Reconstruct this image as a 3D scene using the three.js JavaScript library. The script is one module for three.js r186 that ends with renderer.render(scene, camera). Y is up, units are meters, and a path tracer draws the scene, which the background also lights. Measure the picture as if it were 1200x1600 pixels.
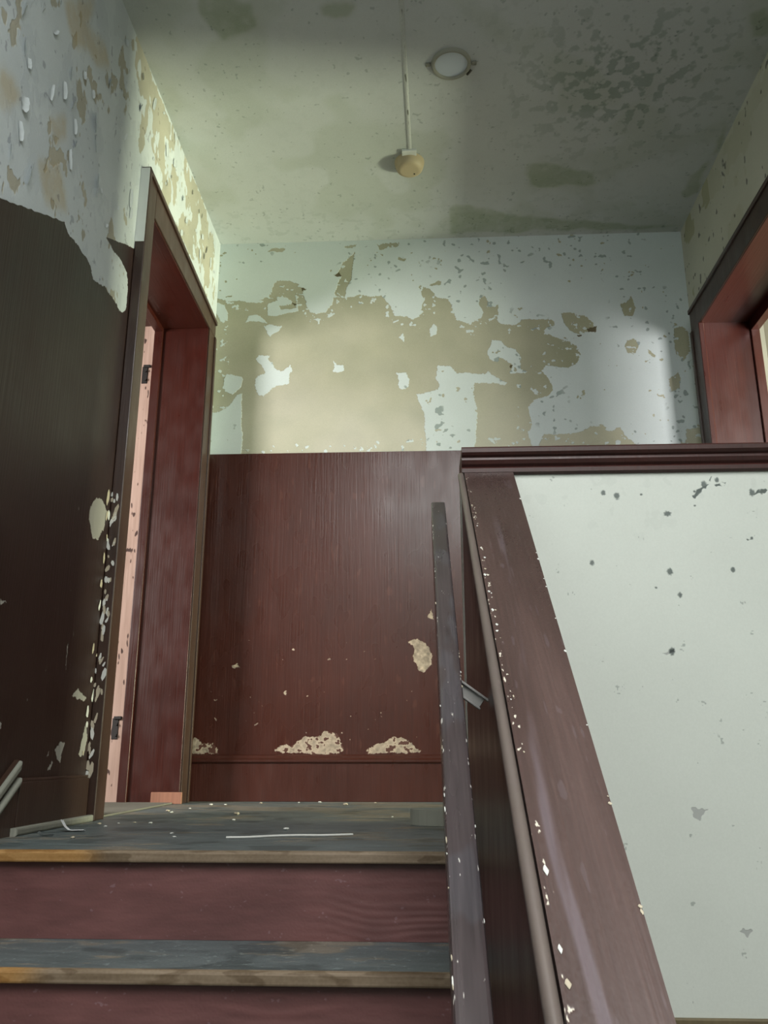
import * as THREE from 'three';
import { RoundedBoxGeometry } from 'three/addons/geometries/RoundedBoxGeometry.js';
import { mergeGeometries } from 'three/addons/utils/BufferGeometryUtils.js';
import { RectAreaLightUniformsLib } from 'three/addons/lights/RectAreaLightUniformsLib.js';

// ---------------------------------------------------------------- camera, light, exposure
// axes: x right, y up (0 = landing floor), d = depth from the camera along -z. Metres.
const scene = new THREE.Scene();
scene.background = new THREE.Color(0x000000);
const camera = new THREE.PerspectiveCamera(62.02, 1200 / 1600, 0.05, 60);
camera.position.set(0, 0.178, 0);
camera.rotation.order = 'YXZ';
camera.rotation.set(THREE.MathUtils.degToRad(15.96), THREE.MathUtils.degToRad(2.71), 0);
const renderer = new THREE.WebGLRenderer({ antialias: true });
renderer.toneMapping = THREE.LinearToneMapping;
renderer.toneMappingExposure = 1.04;
renderer.shadowMap.enabled = true;
RectAreaLightUniformsLib.init();

function areaLight(name, color, intensity, w, h, [x, y, d], [tx, ty, td]) {
  const l = new THREE.RectAreaLight(color, intensity, w, h);
  l.name = name; l.position.set(x, y, -d); l.lookAt(tx, ty, -td); l.castShadow = true;
  scene.add(l);
  return l;
}
// daylight: a roof light over the stairs, two windows of the right-hand room, one window of the left-hand room
const SKY = { x0: -0.5, x1: 0.9, d0: -2.4, d1: 0.4, y: 2.8 };
areaLight('roof_light_daylight', new THREE.Color(1.0, 1.0, 0.985), 12, SKY.x1 - SKY.x0 - 0.06, SKY.d1 - SKY.d0 - 0.06, [(SKY.x0 + SKY.x1) / 2, SKY.y - 0.03, (SKY.d0 + SKY.d1) / 2], [(SKY.x0 + SKY.x1) / 2, 0, (SKY.d0 + SKY.d1) / 2]);
const WIN_A = { x0: 2.12, x1: 2.98, y0: 0.85, y1: 1.9, d: 0.4 };      // right room, near wall
areaLight('right_room_daylight', new THREE.Color(1.0, 0.95, 0.93), 45, 0.84, 1.0, [2.55, 1.375, WIN_A.d + 0.02], [2.55, 1.375, 3]);
const WIN_B = { x: 4.5, y0: 0.06, y1: 1.3, d0: 2.43, d1: 3.01 };       // right room, outer wall, garden side
areaLight('garden_daylight', new THREE.Color(0.95, 1.0, 0.70), 200, 0.56, 1.22, [WIN_B.x - 0.02, 0.68, 2.72], [0, 0.68, 2.72]);
const WIN_C = { x: -3.0, y0: 0.8, y1: 1.9, d0: 1.0, d1: 2.0 };       // left room, outer wall
areaLight('left_room_daylight', new THREE.Color(1.0, 0.95, 0.92), 44, 0.96, 1.06, [WIN_C.x + 0.02, 1.35, 1.5], [0, 1.35, 1.5]);

// ---------------------------------------------------------------- noise
function rng(seed) { let a = seed >>> 0; return () => { a = (a + 0x6d2b79f5) | 0; let t = Math.imul(a ^ (a >>> 15), 1 | a); t = (t + Math.imul(t ^ (t >>> 7), 61 | t)) ^ t; return ((t ^ (t >>> 14)) >>> 0) / 4294967296; }; }
const LAT = new Float32Array(65536);
{ const r = rng(77); for (let i = 0; i < 65536; i++) LAT[i] = r(); }
function vn(x, y) {                                                  // value noise 0..1
  const ix = Math.floor(x), iy = Math.floor(y); let fx = x - ix, fy = y - iy;
  fx = fx * fx * (3 - 2 * fx); fy = fy * fy * (3 - 2 * fy);
  const r0 = (iy & 255) << 8, r1 = ((iy + 1) & 255) << 8, c0 = ix & 255, c1 = (ix + 1) & 255;
  const a = LAT[r0 + c0], b = LAT[r0 + c1], c = LAT[r1 + c0], e = LAT[r1 + c1];
  return a + (b - a) * fx + (c - a) * fy + (a - b - c + e) * fx * fy;
}
function fbm(x, y, n = 4) { let s = 0, a = 0.5, t = 0; for (let i = 0; i < n; i++) { s += a * vn(x, y); t += a; a *= 0.5; const q = 1.62 * x + 1.21 * y + 17.3; y = 1.62 * y - 1.21 * x + 9.1; x = q; } return s / t; }
const clamp01 = (v) => v < 0 ? 0 : v > 1 ? 1 : v;
const step = (a, b, v) => { const t = clamp01((v - a) / (b - a)); return t * t * (3 - 2 * t); };

// ---------------------------------------------------------------- computed textures
// a surface spans U0..U1 by V0..V1 in metres; fn(u, v, o) fills o.r o.g o.b (sRGB 0-255), o.h (height 0-1), o.k (roughness 0-1)
function dataTex(arr, w, h, srgb) {
  const t = new THREE.DataTexture(arr, w, h, THREE.RGBAFormat);
  t.magFilter = THREE.LinearFilter; t.minFilter = THREE.LinearMipmapLinearFilter; t.generateMipmaps = true;
  t.wrapS = t.wrapT = THREE.MirroredRepeatWrapping;
  if (srgb) t.colorSpace = THREE.SRGBColorSpace;
  t.needsUpdate = true; return t;
}
function paintSurface(w, h, [U0, U1, V0, V1], bump, fn, extra = {}) {
  const col = new Uint8Array(w * h * 4), sur = new Uint8Array(w * h * 4), o = { r: 0, g: 0, b: 0, h: 0.5, k: 0.8 };
  for (let j = 0, p = 0; j < h; j++) {
    const v = V0 + (j + 0.5) / h * (V1 - V0);
    for (let i = 0; i < w; i++, p += 4) {
      fn(U0 + (i + 0.5) / w * (U1 - U0), v, o);
      col[p] = o.r < 0 ? 0 : o.r > 255 ? 255 : o.r; col[p + 1] = o.g < 0 ? 0 : o.g > 255 ? 255 : o.g; col[p + 2] = o.b < 0 ? 0 : o.b > 255 ? 255 : o.b; col[p + 3] = 255;
      sur[p] = clamp01(o.h) * 255; sur[p + 1] = clamp01(o.k) * 255; sur[p + 2] = 0; sur[p + 3] = 255;
    }
  }
  const s = dataTex(sur, w, h, false);
  const m = new THREE.MeshStandardMaterial({ map: dataTex(col, w, h, true), bumpMap: s, bumpScale: bump, roughnessMap: s, roughness: 1, metalness: 0, ...extra });
  m.userData.span = [U0, U1, V0, V1];
  return m;
}
// filled polygons as a lookup with ragged edges
function mask(w, h, [U0, U1, V0, V1], polys, soft = 0) {
  const c = document.createElement('canvas'); c.width = w; c.height = h;
  const x = c.getContext('2d'); x.fillStyle = '#000'; x.fillRect(0, 0, w, h); x.fillStyle = '#fff';
  for (const q of polys) { x.beginPath(); q.forEach(([u, v], i) => { const a = (u - U0) / (U1 - U0) * w, b = (v - V0) / (V1 - V0) * h; if (i) x.lineTo(a, b); else x.moveTo(a, b); }); x.closePath(); x.fill(); }
  const d = x.getImageData(0, 0, w, h).data, m = new Float32Array(w * h);
  for (let i = 0; i < w * h; i++) m[i] = d[i * 4] / 255;
  for (let s = 0; s < soft; s++) for (let j = 1; j < h - 1; j++) for (let i = 1; i < w - 1; i++) { const k = j * w + i; m[k] = (m[k] * 2 + m[k - 1] + m[k + 1] + m[k - w] + m[k + w]) / 6; }
  return (u, v) => {
    const a = (u - U0) / (U1 - U0) * w - 0.5, b = (v - V0) / (V1 - V0) * h - 0.5;
    if (a < 0 || b < 0 || a >= w - 1 || b >= h - 1) return 0;
    const i = a | 0, j = b | 0, fx = a - i, fy = b - j, k = j * w + i;
    return (m[k] * (1 - fx) + m[k + 1] * fx) * (1 - fy) + (m[k + w] * (1 - fx) + m[k + w + 1] * fx) * fy;
  };
}
// outlines of patches, in metres on their own surface
const OUT = {bare:[[-.984,2.294],[-.918,2.266],[-.855,2.264],[-.791,2.258],[-.724,2.287],[-.713,2.322],[-.683,2.366],[-.627,2.373],[-.579,2.35],[-.554,2.318],[-.553,2.282],[-.54,2.238],[-.52,2.202],[-.488,2.188],[-.449,2.2],[-.418,2.235],[-.407,2.287],[-.388,2.349],[-.373,2.393],[-.397,2.398],[-.366,2.456],[-.31,2.517],[-.318,2.472],[-.325,2.4],[-.329,2.365],[-.348,2.33],[-.359,2.268],[-.324,2.276],[-.285,2.284],[-.237,2.274],[-.182,2.272],[-.151,2.236],[-.128,2.201],[-.12,2.17],[-.065,2.164],[-.032,2.146],[-.005,2.17],[.005,2.211],[.023,2.251],[.006,2.292],[.015,2.317],[.052,2.311],[.078,2.264],[.132,2.248],[.158,2.186],[.17,2.136],[.237,2.114],[.26,2.139],[.282,2.143],[.297,2.183],[.271,2.214],[.277,2.259],[.3,2.274],[.317,2.243],[.315,2.202],[.347,2.206],[.365,2.216],[.362,2.131],[.379,2.111],[.45,2.109],[.478,2.133],[.523,2.132],[.594,2.135],[.624,2.119],[.618,2.095],[.587,2.085],[.573,2.066],[.607,2.05],[.641,2.035],[.693,2.014],[.726,1.984],[.733,1.945],[.713,1.907],[.668,1.884],[.616,1.89],[.573,1.896],[.554,1.872],[.578,1.833],[.601,1.78],[.573,1.748],[.512,1.73],[.484,1.693],[.487,1.656],[.498,1.609],[.479,1.573],[.492,1.486],[-.953,1.455]],
  isl:[[[-.907,1.886],[-.884,1.886],[-.832,1.868],[-.834,1.818],[-.871,1.785],[-.906,1.794],[-.916,1.836]],[[-.774,1.959],[-.756,1.984],[-.701,1.979],[-.716,1.958],[-.688,1.94],[-.683,1.915],[-.651,1.897],[-.606,1.93],[-.597,1.896],[-.612,1.88],[-.611,1.83],[-.634,1.83],[-.664,1.822],[-.694,1.798],[-.731,1.766],[-.747,1.774],[-.772,1.825],[-.766,1.866],[-.721,1.89],[-.738,1.924]],[[-.409,1.942],[-.39,1.925],[-.359,1.92],[-.358,1.891],[-.389,1.883],[-.412,1.888],[-.401,1.908]],[[-.117,1.877],[-.068,1.876],[-.056,1.842],[-.06,1.801],[-.091,1.79],[-.106,1.81],[-.106,1.852]],[[-.829,2.149],[-.811,2.184],[-.78,2.192],[-.739,2.169],[-.723,2.147],[-.762,2.152],[-.802,2.157]],[[-.742,2.13],[-.715,2.138],[-.651,2.127],[-.674,2.102],[-.712,2.077],[-.725,2.103]],[[-.725,2.199],[-.719,2.252],[-.68,2.268],[-.68,2.286],[-.656,2.285],[-.608,2.257],[-.623,2.24],[-.671,2.237],[-.662,2.215],[-.583,2.226],[-.579,2.208],[-.614,2.2],[-.677,2.18],[-.72,2.186]],[[-.097,2.053],[-.078,2.079],[-.07,2.027]],[[-.978,2.267],[-.934,2.248],[-.915,2.204],[-.909,2.164],[-.945,2.161],[-.971,2.205]],[[-.966,1.689],[-.921,1.704],[-.876,1.736],[-.855,1.777],[-.827,1.789],[-.814,1.469],[-.984,1.471]],[[.035,2.089],[.062,2.124],[.08,2.098],[.075,2.064],[.048,2.054]],[[.328,2.033],[.376,2.022],[.401,1.992],[.436,1.981],[.46,1.932],[.458,1.879],[.484,1.869],[.475,1.859],[.405,1.866],[.424,1.904],[.399,1.924],[.364,1.944],[.346,1.92],[.315,1.935],[.303,1.965],[.322,2.003]],[[.076,1.912],[.134,1.901],[.168,1.871],[.203,1.87],[.247,1.86],[.291,1.868],[.309,1.878],[.343,1.848],[.394,1.813],[.385,1.804],[.333,1.819],[.281,1.821],[.241,1.817],[.236,1.764],[.247,1.717],[.25,1.661],[.235,1.458],[.022,1.462],[.011,1.675],[-.018,1.741],[-.022,1.77],[.008,1.769],[.079,1.787],[.084,1.815],[.067,1.844]],[[.433,1.808],[.451,1.807],[.45,1.788],[.435,1.789]]],
  spots:[[[.657,2.163],[.711,2.162],[.771,2.14],[.804,2.1],[.793,2.07],[.73,2.052],[.688,2.073],[.664,2.113]],[[.93,2.201],[.962,2.21],[.987,2.244],[1.0,2.184],[.987,2.135],[.948,2.141],[.943,2.185]],[[.947,2.013],[.982,2.022],[.997,1.987],[.976,1.939],[.942,1.95],[.936,1.989]],[[.683,1.56],[.753,1.595],[.805,1.604],[.845,1.575],[.889,1.593],[.902,1.547],[.95,1.51],[.962,1.446],[.49,1.454],[.547,1.562]],[[.047,2.327],[.089,2.351],[.116,2.34],[.097,2.325]],[[1.17,2.097],[1.231,2.059],[1.231,1.953],[1.195,1.906],[1.167,1.942],[1.165,2.037]],[[1.174,1.575],[1.277,1.585],[1.265,1.463],[1.163,1.465]],[[1.031,1.969],[1.071,1.933],[1.064,1.921],[1.04,1.945]],[[1.123,1.815],[1.168,1.849],[1.172,1.779],[1.129,1.757]],[[-.738,2.535],[-.714,2.553],[-.653,2.551],[-.665,2.528]],[[-.371,2.551],[-.303,2.558],[-.307,2.54],[-.351,2.541]],[[-.207,2.56],[-.095,2.561],[-.111,2.539],[-.191,2.527]]],
  holes:[[[.767,2.076],[.817,2.09],[.81,2.06],[.775,2.061]],[[.721,2.048],[.748,2.047],[.729,2.036]],[[.402,1.9],[.424,1.909],[.415,1.89]],[[-.405,2.398],[-.385,2.411],[-.373,2.388],[-.393,2.383]],[[-.562,2.331],[-.538,2.317],[-.558,2.309]],[[-.612,2.257],[-.588,2.239],[-.603,2.235]]],
  clumps:[[[-.961,.187],[-.969,.23],[-.949,.256],[-.915,.225],[-.878,.23],[-.85,.205],[-.855,.187]],[[-.617,.197],[-.591,.223],[-.551,.215],[-.492,.256],[-.441,.25],[-.413,.276],[-.362,.263],[-.346,.225],[-.335,.205],[-.359,.185],[-.511,.185],[-.59,.19]],[[-.244,.187],[-.223,.215],[-.17,.23],[-.131,.253],[-.076,.245],[-.053,.215],[-.014,.19]],[[-.068,.638],[-.03,.649],[.005,.63],[.031,.587],[.03,.545],[-.002,.513],[-.029,.521],[-.05,.566],[-.041,.606]],[[-.814,.541],[-.793,.554],[-.781,.535],[-.802,.533]],[[-.593,.431],[-.577,.439],[-.576,.421]],[[-.56,.606],[-.55,.614],[-.547,.601]],[[.014,.741],[.031,.781],[.041,.732]]],
  tongue:[[1.771,1.483],[1.978,1.585],[2.009,1.565],[2.048,1.569],[2.093,1.574],[2.171,1.569],[2.205,1.534],[2.286,1.567],[2.381,1.571],[2.443,1.56],[2.477,1.598],[2.476,1.678],[2.453,1.719],[2.402,1.728],[2.332,1.721],[2.259,1.723],[2.387,1.787],[2.543,1.862],[2.636,2.164],[1.807,1.626]],
  dadoL:[[1.656,1.421],[1.978,1.585],[2.259,1.723],[2.542,1.865]],
  lpatch:[[[2.344,.88],[2.381,.913],[2.431,.922],[2.48,.9],[2.463,.838],[2.422,.792],[2.385,.794],[2.346,.832]],[[2.345,.338],[2.384,.36],[2.455,.338],[2.43,.326]],[[1.887,.524],[1.919,.521],[1.89,.512]],[[2.286,.171],[2.272,.195],[2.307,.217],[2.329,.212],[2.317,.179],[2.318,.159]],[[2.238,.144],[2.265,.161],[2.27,.155],[2.255,.138]],[[2.434,.179],[2.447,.223],[2.463,.271],[2.487,.232],[2.472,.179],[2.445,.174]],[[1.956,.256],[1.967,.249],[1.962,.235]],[[2.223,.173],[2.236,.198],[2.232,.182]],[[2.279,.463],[2.285,.472],[2.287,.412],[2.29,.37]]],
  lchip:[[2.5,.905],[2.522,.932],[2.536,.853],[2.548,.713],[2.548,.515],[2.535,.399],[2.524,.343],[2.507,.269],[2.479,.34],[2.485,.395],[2.468,.505],[2.46,.598],[2.482,.719],[2.499,.823]],
  lstain:[[[1.827,2.182],[2.014,2.382],[1.973,2.243],[2.112,2.311],[2.161,2.272],[2.062,2.19],[2.01,2.192],[1.922,2.123],[1.872,2.14]],[[1.578,1.719],[1.636,1.746],[1.69,1.73],[1.64,1.666],[1.603,1.624]],[[1.833,1.796],[1.917,1.875],[1.935,1.82],[1.873,1.749]],[[1.803,1.642],[1.923,1.717],[1.99,1.623],[1.862,1.561]]],
  lbeige:[[3.552,2.243],[3.537,2.475],[3.318,2.567],[3.071,2.582],[2.871,2.595],[2.655,2.577],[2.354,2.578],[2.3,2.524],[2.365,2.452],[2.448,2.393],[2.463,2.218],[2.504,2.165],[2.615,2.189]],
  lflakes:[[1.638,1.947],[1.664,1.865],[1.692,1.839],[1.821,1.869],[1.991,2.083],[2.059,2.078],[1.696,1.721],[1.97,1.886],[1.988,1.842],[2.093,2.003],[1.668,1.558],[1.766,1.57],[1.965,1.773],[2.295,2.064],[2.415,2.03],[2.168,2.22],[1.885,1.933],[2.435,2.36],[2.26,2.468],[2.426,2.483],[2.558,2.485],[2.816,2.556],[2.73,2.423],[2.83,2.441],[3.091,2.5],[2.809,2.362]],
  lflakes2:[[3.032,2.318],[3.174,2.368],[3.275,2.404],[3.359,2.393],[3.435,2.375],[3.325,2.338],[2.421,1.98],[2.433,1.931],[2.152,1.828],[2.25,1.758],[1.696,1.641],[1.913,2.015],[3.201,2.484],[2.969,2.38]],
  ceilring:[[.123,2.516],[.038,2.521],[.209,2.526],[.175,2.444],[-.037,3.08]],
  cstain:[[[-.698,2.212],[-.539,2.219],[-.562,2.335],[-.681,2.37],[-.717,2.287]],[[-.32,2.255],[-.192,2.261],[-.218,2.311],[-.316,2.306]],[[.476,3.075],[.74,3.129],[.759,3.236],[.493,3.223]],[[1.117,2.348],[1.172,2.325],[1.223,2.46],[1.167,2.457]],[[1.164,3.299],[1.182,3.17],[1.211,3.09],[1.235,3.302],[1.192,3.346]],[[1.207,2.955],[1.216,2.83],[1.239,3.013],[1.205,3.07]],[[.147,3.342],[.429,3.427],[.643,3.486],[.822,3.495],[1.225,3.564],[.138,3.564]]],
  pspots:[[.514,.667],[.384,.715],[.412,.708],[.463,.71],[.35,.563],[.508,.543],[.477,.51],[.524,.494],[.497,.379],[.572,.684],[.714,.713],[.694,.711],[.575,.715],[.624,.74],[.596,.731],[.682,.613],[.636,.546]],
  ppeel:[[[.509,.082],[.53,.079],[.54,.082],[.526,.067],[.518,.058],[.509,.064]],[[.573,-.13],[.596,-.13],[.584,-.145]],[[.476,.374],[.5,.386],[.502,.381],[.481,.372]]],
  pdark:[[[.567,.705],[.582,.719],[.602,.73],[.617,.75],[.61,.733],[.589,.715],[.575,.701]],[[.619,.73],[.644,.737],[.636,.726],[.622,.726]],[[.693,.704],[.708,.717],[.725,.721],[.727,.713],[.711,.708]],[[.668,.611],[.675,.607],[.687,.616],[.7,.652],[.683,.609],[.672,.605]]],
  debris:[[-1.319,3.689],[-.857,2.948],[-.825,2.884],[-.82,3.091],[-.594,2.801],[-.551,2.557],[-.35,2.24],[-.303,3.354],[-.103,2.709],[-.603,2.086],[-.571,1.977],[-.882,2.399],[-.834,2.316],[-.838,2.424],[-.802,2.449],[-.751,2.428],[-.805,3.33],[-.871,2.16],[-.86,2.025],[-.793,1.882],[-.865,1.878],[-.752,3.333]]};

// ---------------------------------------------------------------- geometry helpers
const V3 = THREE.Vector3;
const used = {};
function numbered(n) { const k = used[n] = (used[n] ?? -1) + 1; return k ? n + '_' + String(k).padStart(3, '0') : n; }
// box from edges (x, y, depth), with a small round-over when b > 0
function box(x0, x1, y0, y1, d0, d1, b = 0) {
  const g = b > 0 ? new RoundedBoxGeometry(x1 - x0, y1 - y0, d1 - d0, 2, b) : new THREE.BoxGeometry(x1 - x0, y1 - y0, d1 - d0);
  const n = g.index ? g.toNonIndexed() : g;
  n.translate((x0 + x1) / 2, (y0 + y1) / 2, -(d0 + d1) / 2);
  return n;
}
// outline in (depth, y), given thickness along x
function prismX(pts, x0, x1, bev = 0, holes = []) {
  const s = new THREE.Shape(pts.map(([d, y]) => new THREE.Vector2(d, y)));
  for (const hq of holes) s.holes.push(new THREE.Path(hq.map(([d, y]) => new THREE.Vector2(d, y))));
  const g = new THREE.ExtrudeGeometry(s, { depth: x1 - x0 - 2 * bev, bevelEnabled: bev > 0, bevelThickness: bev, bevelSize: bev, bevelOffset: -bev, bevelSegments: 2, curveSegments: 4 });
  g.rotateY(Math.PI / 2);                                            // shape x -> -z (depth), extrusion -> +x
  g.translate(x0 + bev, 0, 0);
  return g;
}
// outline in (depth, y) swept along x: mouldings that run across
const joined = (list) => mergeGeometries(list.map((g) => { const n = g.index ? g.toNonIndexed() : g; for (const k of Object.keys(n.attributes)) if (!['position', 'normal', 'uv'].includes(k)) n.deleteAttribute(k); return n; }));
// texture coordinates in metres, by the way each face points
function metric(g, turn = false) {
  if (g.index) g = g.toNonIndexed();
  const p = g.attributes.position, uv = new Float32Array(p.count * 2), a = new V3(), b = new V3(), c = new V3();
  for (let i = 0; i < p.count; i += 3) {
    a.fromBufferAttribute(p, i); b.fromBufferAttribute(p, i + 1); c.fromBufferAttribute(p, i + 2);
    const n = b.clone().sub(a).cross(c.clone().sub(a)), X = Math.abs(n.x), Y = Math.abs(n.y), Z = Math.abs(n.z);
    [a, b, c].forEach((q, k) => {
      let u, v;
      if (X >= Y && X >= Z) { u = -q.z; v = q.y; } else if (Y >= Z) { u = q.x; v = -q.z; } else { u = q.x; v = q.y; }
      if (turn) [u, v] = [v, u];
      uv[(i + k) * 2] = u; uv[(i + k) * 2 + 1] = v;
    });
  }
  g.setAttribute('uv', new THREE.BufferAttribute(uv, 2));
  return g;
}
// texture coordinates on one drawn surface: axes 'x', 'y', 'd'
function spanned(g, m, au, av) {
  if (g.index) g = g.toNonIndexed();
  const [U0, U1, W0, W1] = m.userData.span, p = g.attributes.position, uv = new Float32Array(p.count * 2);
  const get = { x: (i) => p.getX(i), y: (i) => p.getY(i), d: (i) => -p.getZ(i) };
  for (let i = 0; i < p.count; i++) { uv[i * 2] = (get[au](i) - U0) / (U1 - U0); uv[i * 2 + 1] = (get[av](i) - W0) / (W1 - W0); }
  g.setAttribute('uv', new THREE.BufferAttribute(uv, 2));
  return g;
}
function put(name, g, m, parent = scene) {
  const o = new THREE.Mesh(g, m); o.name = parent === scene ? numbered(name) : name;
  o.castShadow = o.receiveShadow = true; parent.add(o); return o;
}
function struct(name, label, parent = scene) { const o = new THREE.Group(); o.name = name; o.userData = { kind: 'structure', label }; parent.add(o); return o; }
function structMesh(name, label, g, m) { const o = put(name, g, m); o.userData = { kind: 'structure', label }; return o; }
function thing(name, label, category, [x, y, d] = [0, 0, 0], turn = 0, group) {
  const o = new THREE.Group(); o.name = numbered(name); o.position.set(x, y, -d); o.rotation.y = turn; o.userData = { label, category };
  if (group) o.userData.group = group;
  scene.add(o); return o;
}
function tag(o, label, category, group) { o.userData = { label, category }; if (group) o.userData.group = group; return o; }

// ---------------------------------------------------------------- materials
const XL = -0.97, XR = 1.245, DB = 3.6, HC = 2.58, DADO = 1.49;
const STEP_R = 0.16, STEP_G = 0.225, NOSE = 1.75;
const dadoLeft = (d) => d > 2.7 ? DADO : 1.423 + 0.5 * (d - 1.66);

// brown-red gloss paint, laid on with a brush; a sheet of 0.8 m that repeats
function glossPaint(rgb, rough = 0.36, w = 512, seed = 0, grain = 1) {
  const m = paintSurface(w, w, [0, 0.8, 0, 0.8], 0.0007, (u, v, o) => {
    const brush = vn(u * 260 + seed, v * 9) * 0.6 + vn(u * 520 + 9, v * 22 + seed) * 0.4, big = fbm(u * 6 + seed, v * 5 + seed, 3), dust = vn(u * 700 + 31, v * 700) > 0.965 ? 1 : 0;
    const t = 0.86 + 0.16 * brush * grain + 0.22 * (big - 0.5);
    o.r = rgb[0] * t + dust * 18; o.g = rgb[1] * t + dust * 17; o.b = rgb[2] * t + dust * 16;
    o.h = 0.35 + 0.4 * brush * grain + 0.2 * big; o.k = rough + 0.14 * (fbm(u * 30, v * 14 + seed, 2) - 0.5) + dust * 0.2;
  });
  for (const t of [m.map, m.bumpMap]) { t.repeat.set(1 / 0.8, 1 / 0.8); t.wrapS = t.wrapT = THREE.MirroredRepeatWrapping; }
  return m;
}
const M = {};
M.brown = glossPaint([68, 34, 26], 0.32, 512, 3);                    // doors, skirtings
M.darkBrown = glossPaint([62, 44, 36], 0.36, 512, 11);                // casings
M.maroon = glossPaint([62, 24, 17], 0.32, 512, 19);
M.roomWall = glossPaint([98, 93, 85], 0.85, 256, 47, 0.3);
M.beadPaint = glossPaint([112, 100, 94], 0.4, 256, 23);                  // jamb linings
M.olive = glossPaint([104, 92, 66], 0.6, 256, 29);
M.white = new THREE.MeshStandardMaterial({ color: new THREE.Color(0.66, 0.69, 0.66), roughness: 0.6 });
M.plainWall = glossPaint([196, 200, 194], 0.85, 512, 41, 0.3);
M.metal = new THREE.MeshStandardMaterial({ color: new THREE.Color(0.02, 0.017, 0.015), roughness: 0.55, metalness: 0.3 });
M.chip = new THREE.MeshStandardMaterial({ color: new THREE.Color(0.62, 0.62, 0.58), roughness: 0.8, side: THREE.DoubleSide });
M.chipTan = new THREE.MeshStandardMaterial({ color: new THREE.Color(0.46, 0.4, 0.3), roughness: 0.9, side: THREE.DoubleSide });
M.flake = new THREE.MeshStandardMaterial({ color: new THREE.Color(0.52, 0.56, 0.57), roughness: 0.7, side: THREE.DoubleSide });

// the back wall above the dado: white distemper flaking off beige plaster
M.backUpper = (() => {
  const span = [XL - 0.02, XR + 0.02, DADO - 0.03, HC + 0.02];
  const bare = mask(1024, 512, span, [OUT.bare], 1), isl = mask(1024, 512, span, OUT.isl, 1), spots = mask(1024, 512, span, OUT.spots, 1), holes = mask(1024, 512, span, OUT.holes);
  return paintSurface(2048, 1024, span, 0.0022, (u, v, o) => {
    const wu = u + 0.014 * (fbm(u * 22, v * 22, 3) - 0.5) + 0.006 * (vn(u * 190, v * 190) - 0.5), wv = v + 0.014 * (fbm(u * 22 + 50, v * 22 + 7, 3) - 0.5) + 0.006 * (vn(u * 190 + 80, v * 190) - 0.5);
    let e = Math.max(bare(wu, wv) - isl(wu, wv), spots(wu, wv));
    const speck = fbm(u * 30 + 3, v * 34 + 8, 3), edge = bare(u + 0.05, v) + bare(u - 0.05, v) + bare(u, v + 0.05) + bare(u, v - 0.05);
    if (speck > 0.81 && fbm(u * 5, v * 5 + 2, 2) > 0.45) e = 1;                                   // small lost chips
    if (e > 0.5 && edge < 4 && fbm(u * 46 + 9, v * 50, 3) > 0.70) e = 0;                            // small islands that stayed near the edge
    e = step(0.42, 0.58, e);
    const n = fbm(u * 9, v * 9, 4), f = vn(u * 400, v * 400), cloud = fbm(u * 3 + 7, v * 3.4 + 1, 3), h = step(0.4, 0.6, holes(wu, wv));
    const olive = step(0.25, 0.9, u) * 0.35;
    const pale = 12 * step(1.85, 1.6, v); const pr = 168 + pale + 16 * (n - 0.5) + 26 * (cloud - 0.5) + 6 * (f - 0.5), pg = 167 + pale + 14 * (n - 0.5) + 22 * (cloud - 0.5) + 6 * (f - 0.5), pb = 147 + pale * 1.2 + 12 * (n - 0.5) + 30 * (cloud - 0.5) + 6 * (f - 0.5) - 10 * olive;
    const s = n * 7 + 5 * (f - 0.5);
    o.r = (200 + s) * (1 - e) + pr * e; o.g = (210 + s) * (1 - e) + pg * e; o.b = (210 + s) * (1 - e) + pb * e;
    const spot = step(0.74, 0.79, fbm(u * 42 + 100, v * 46 + 5, 2)) * (1 - e) * step(0.5, 0.62, fbm(u * 4 + 60, v * 4, 2));      // grey mould spots
    o.r -= 52 * spot; o.g -= 50 * spot; o.b -= 52 * spot;
    o.r = o.r * (1 - h) + 96 * h; o.g = o.g * (1 - h) + 88 * h; o.b = o.b * (1 - h) + 66 * h;
    o.h = (1 - e) * 0.62 + 0.1 + 0.1 * n + 0.03 * f - 0.08 * h; o.k = 0.78 + 0.15 * e;
  });
})();

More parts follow.
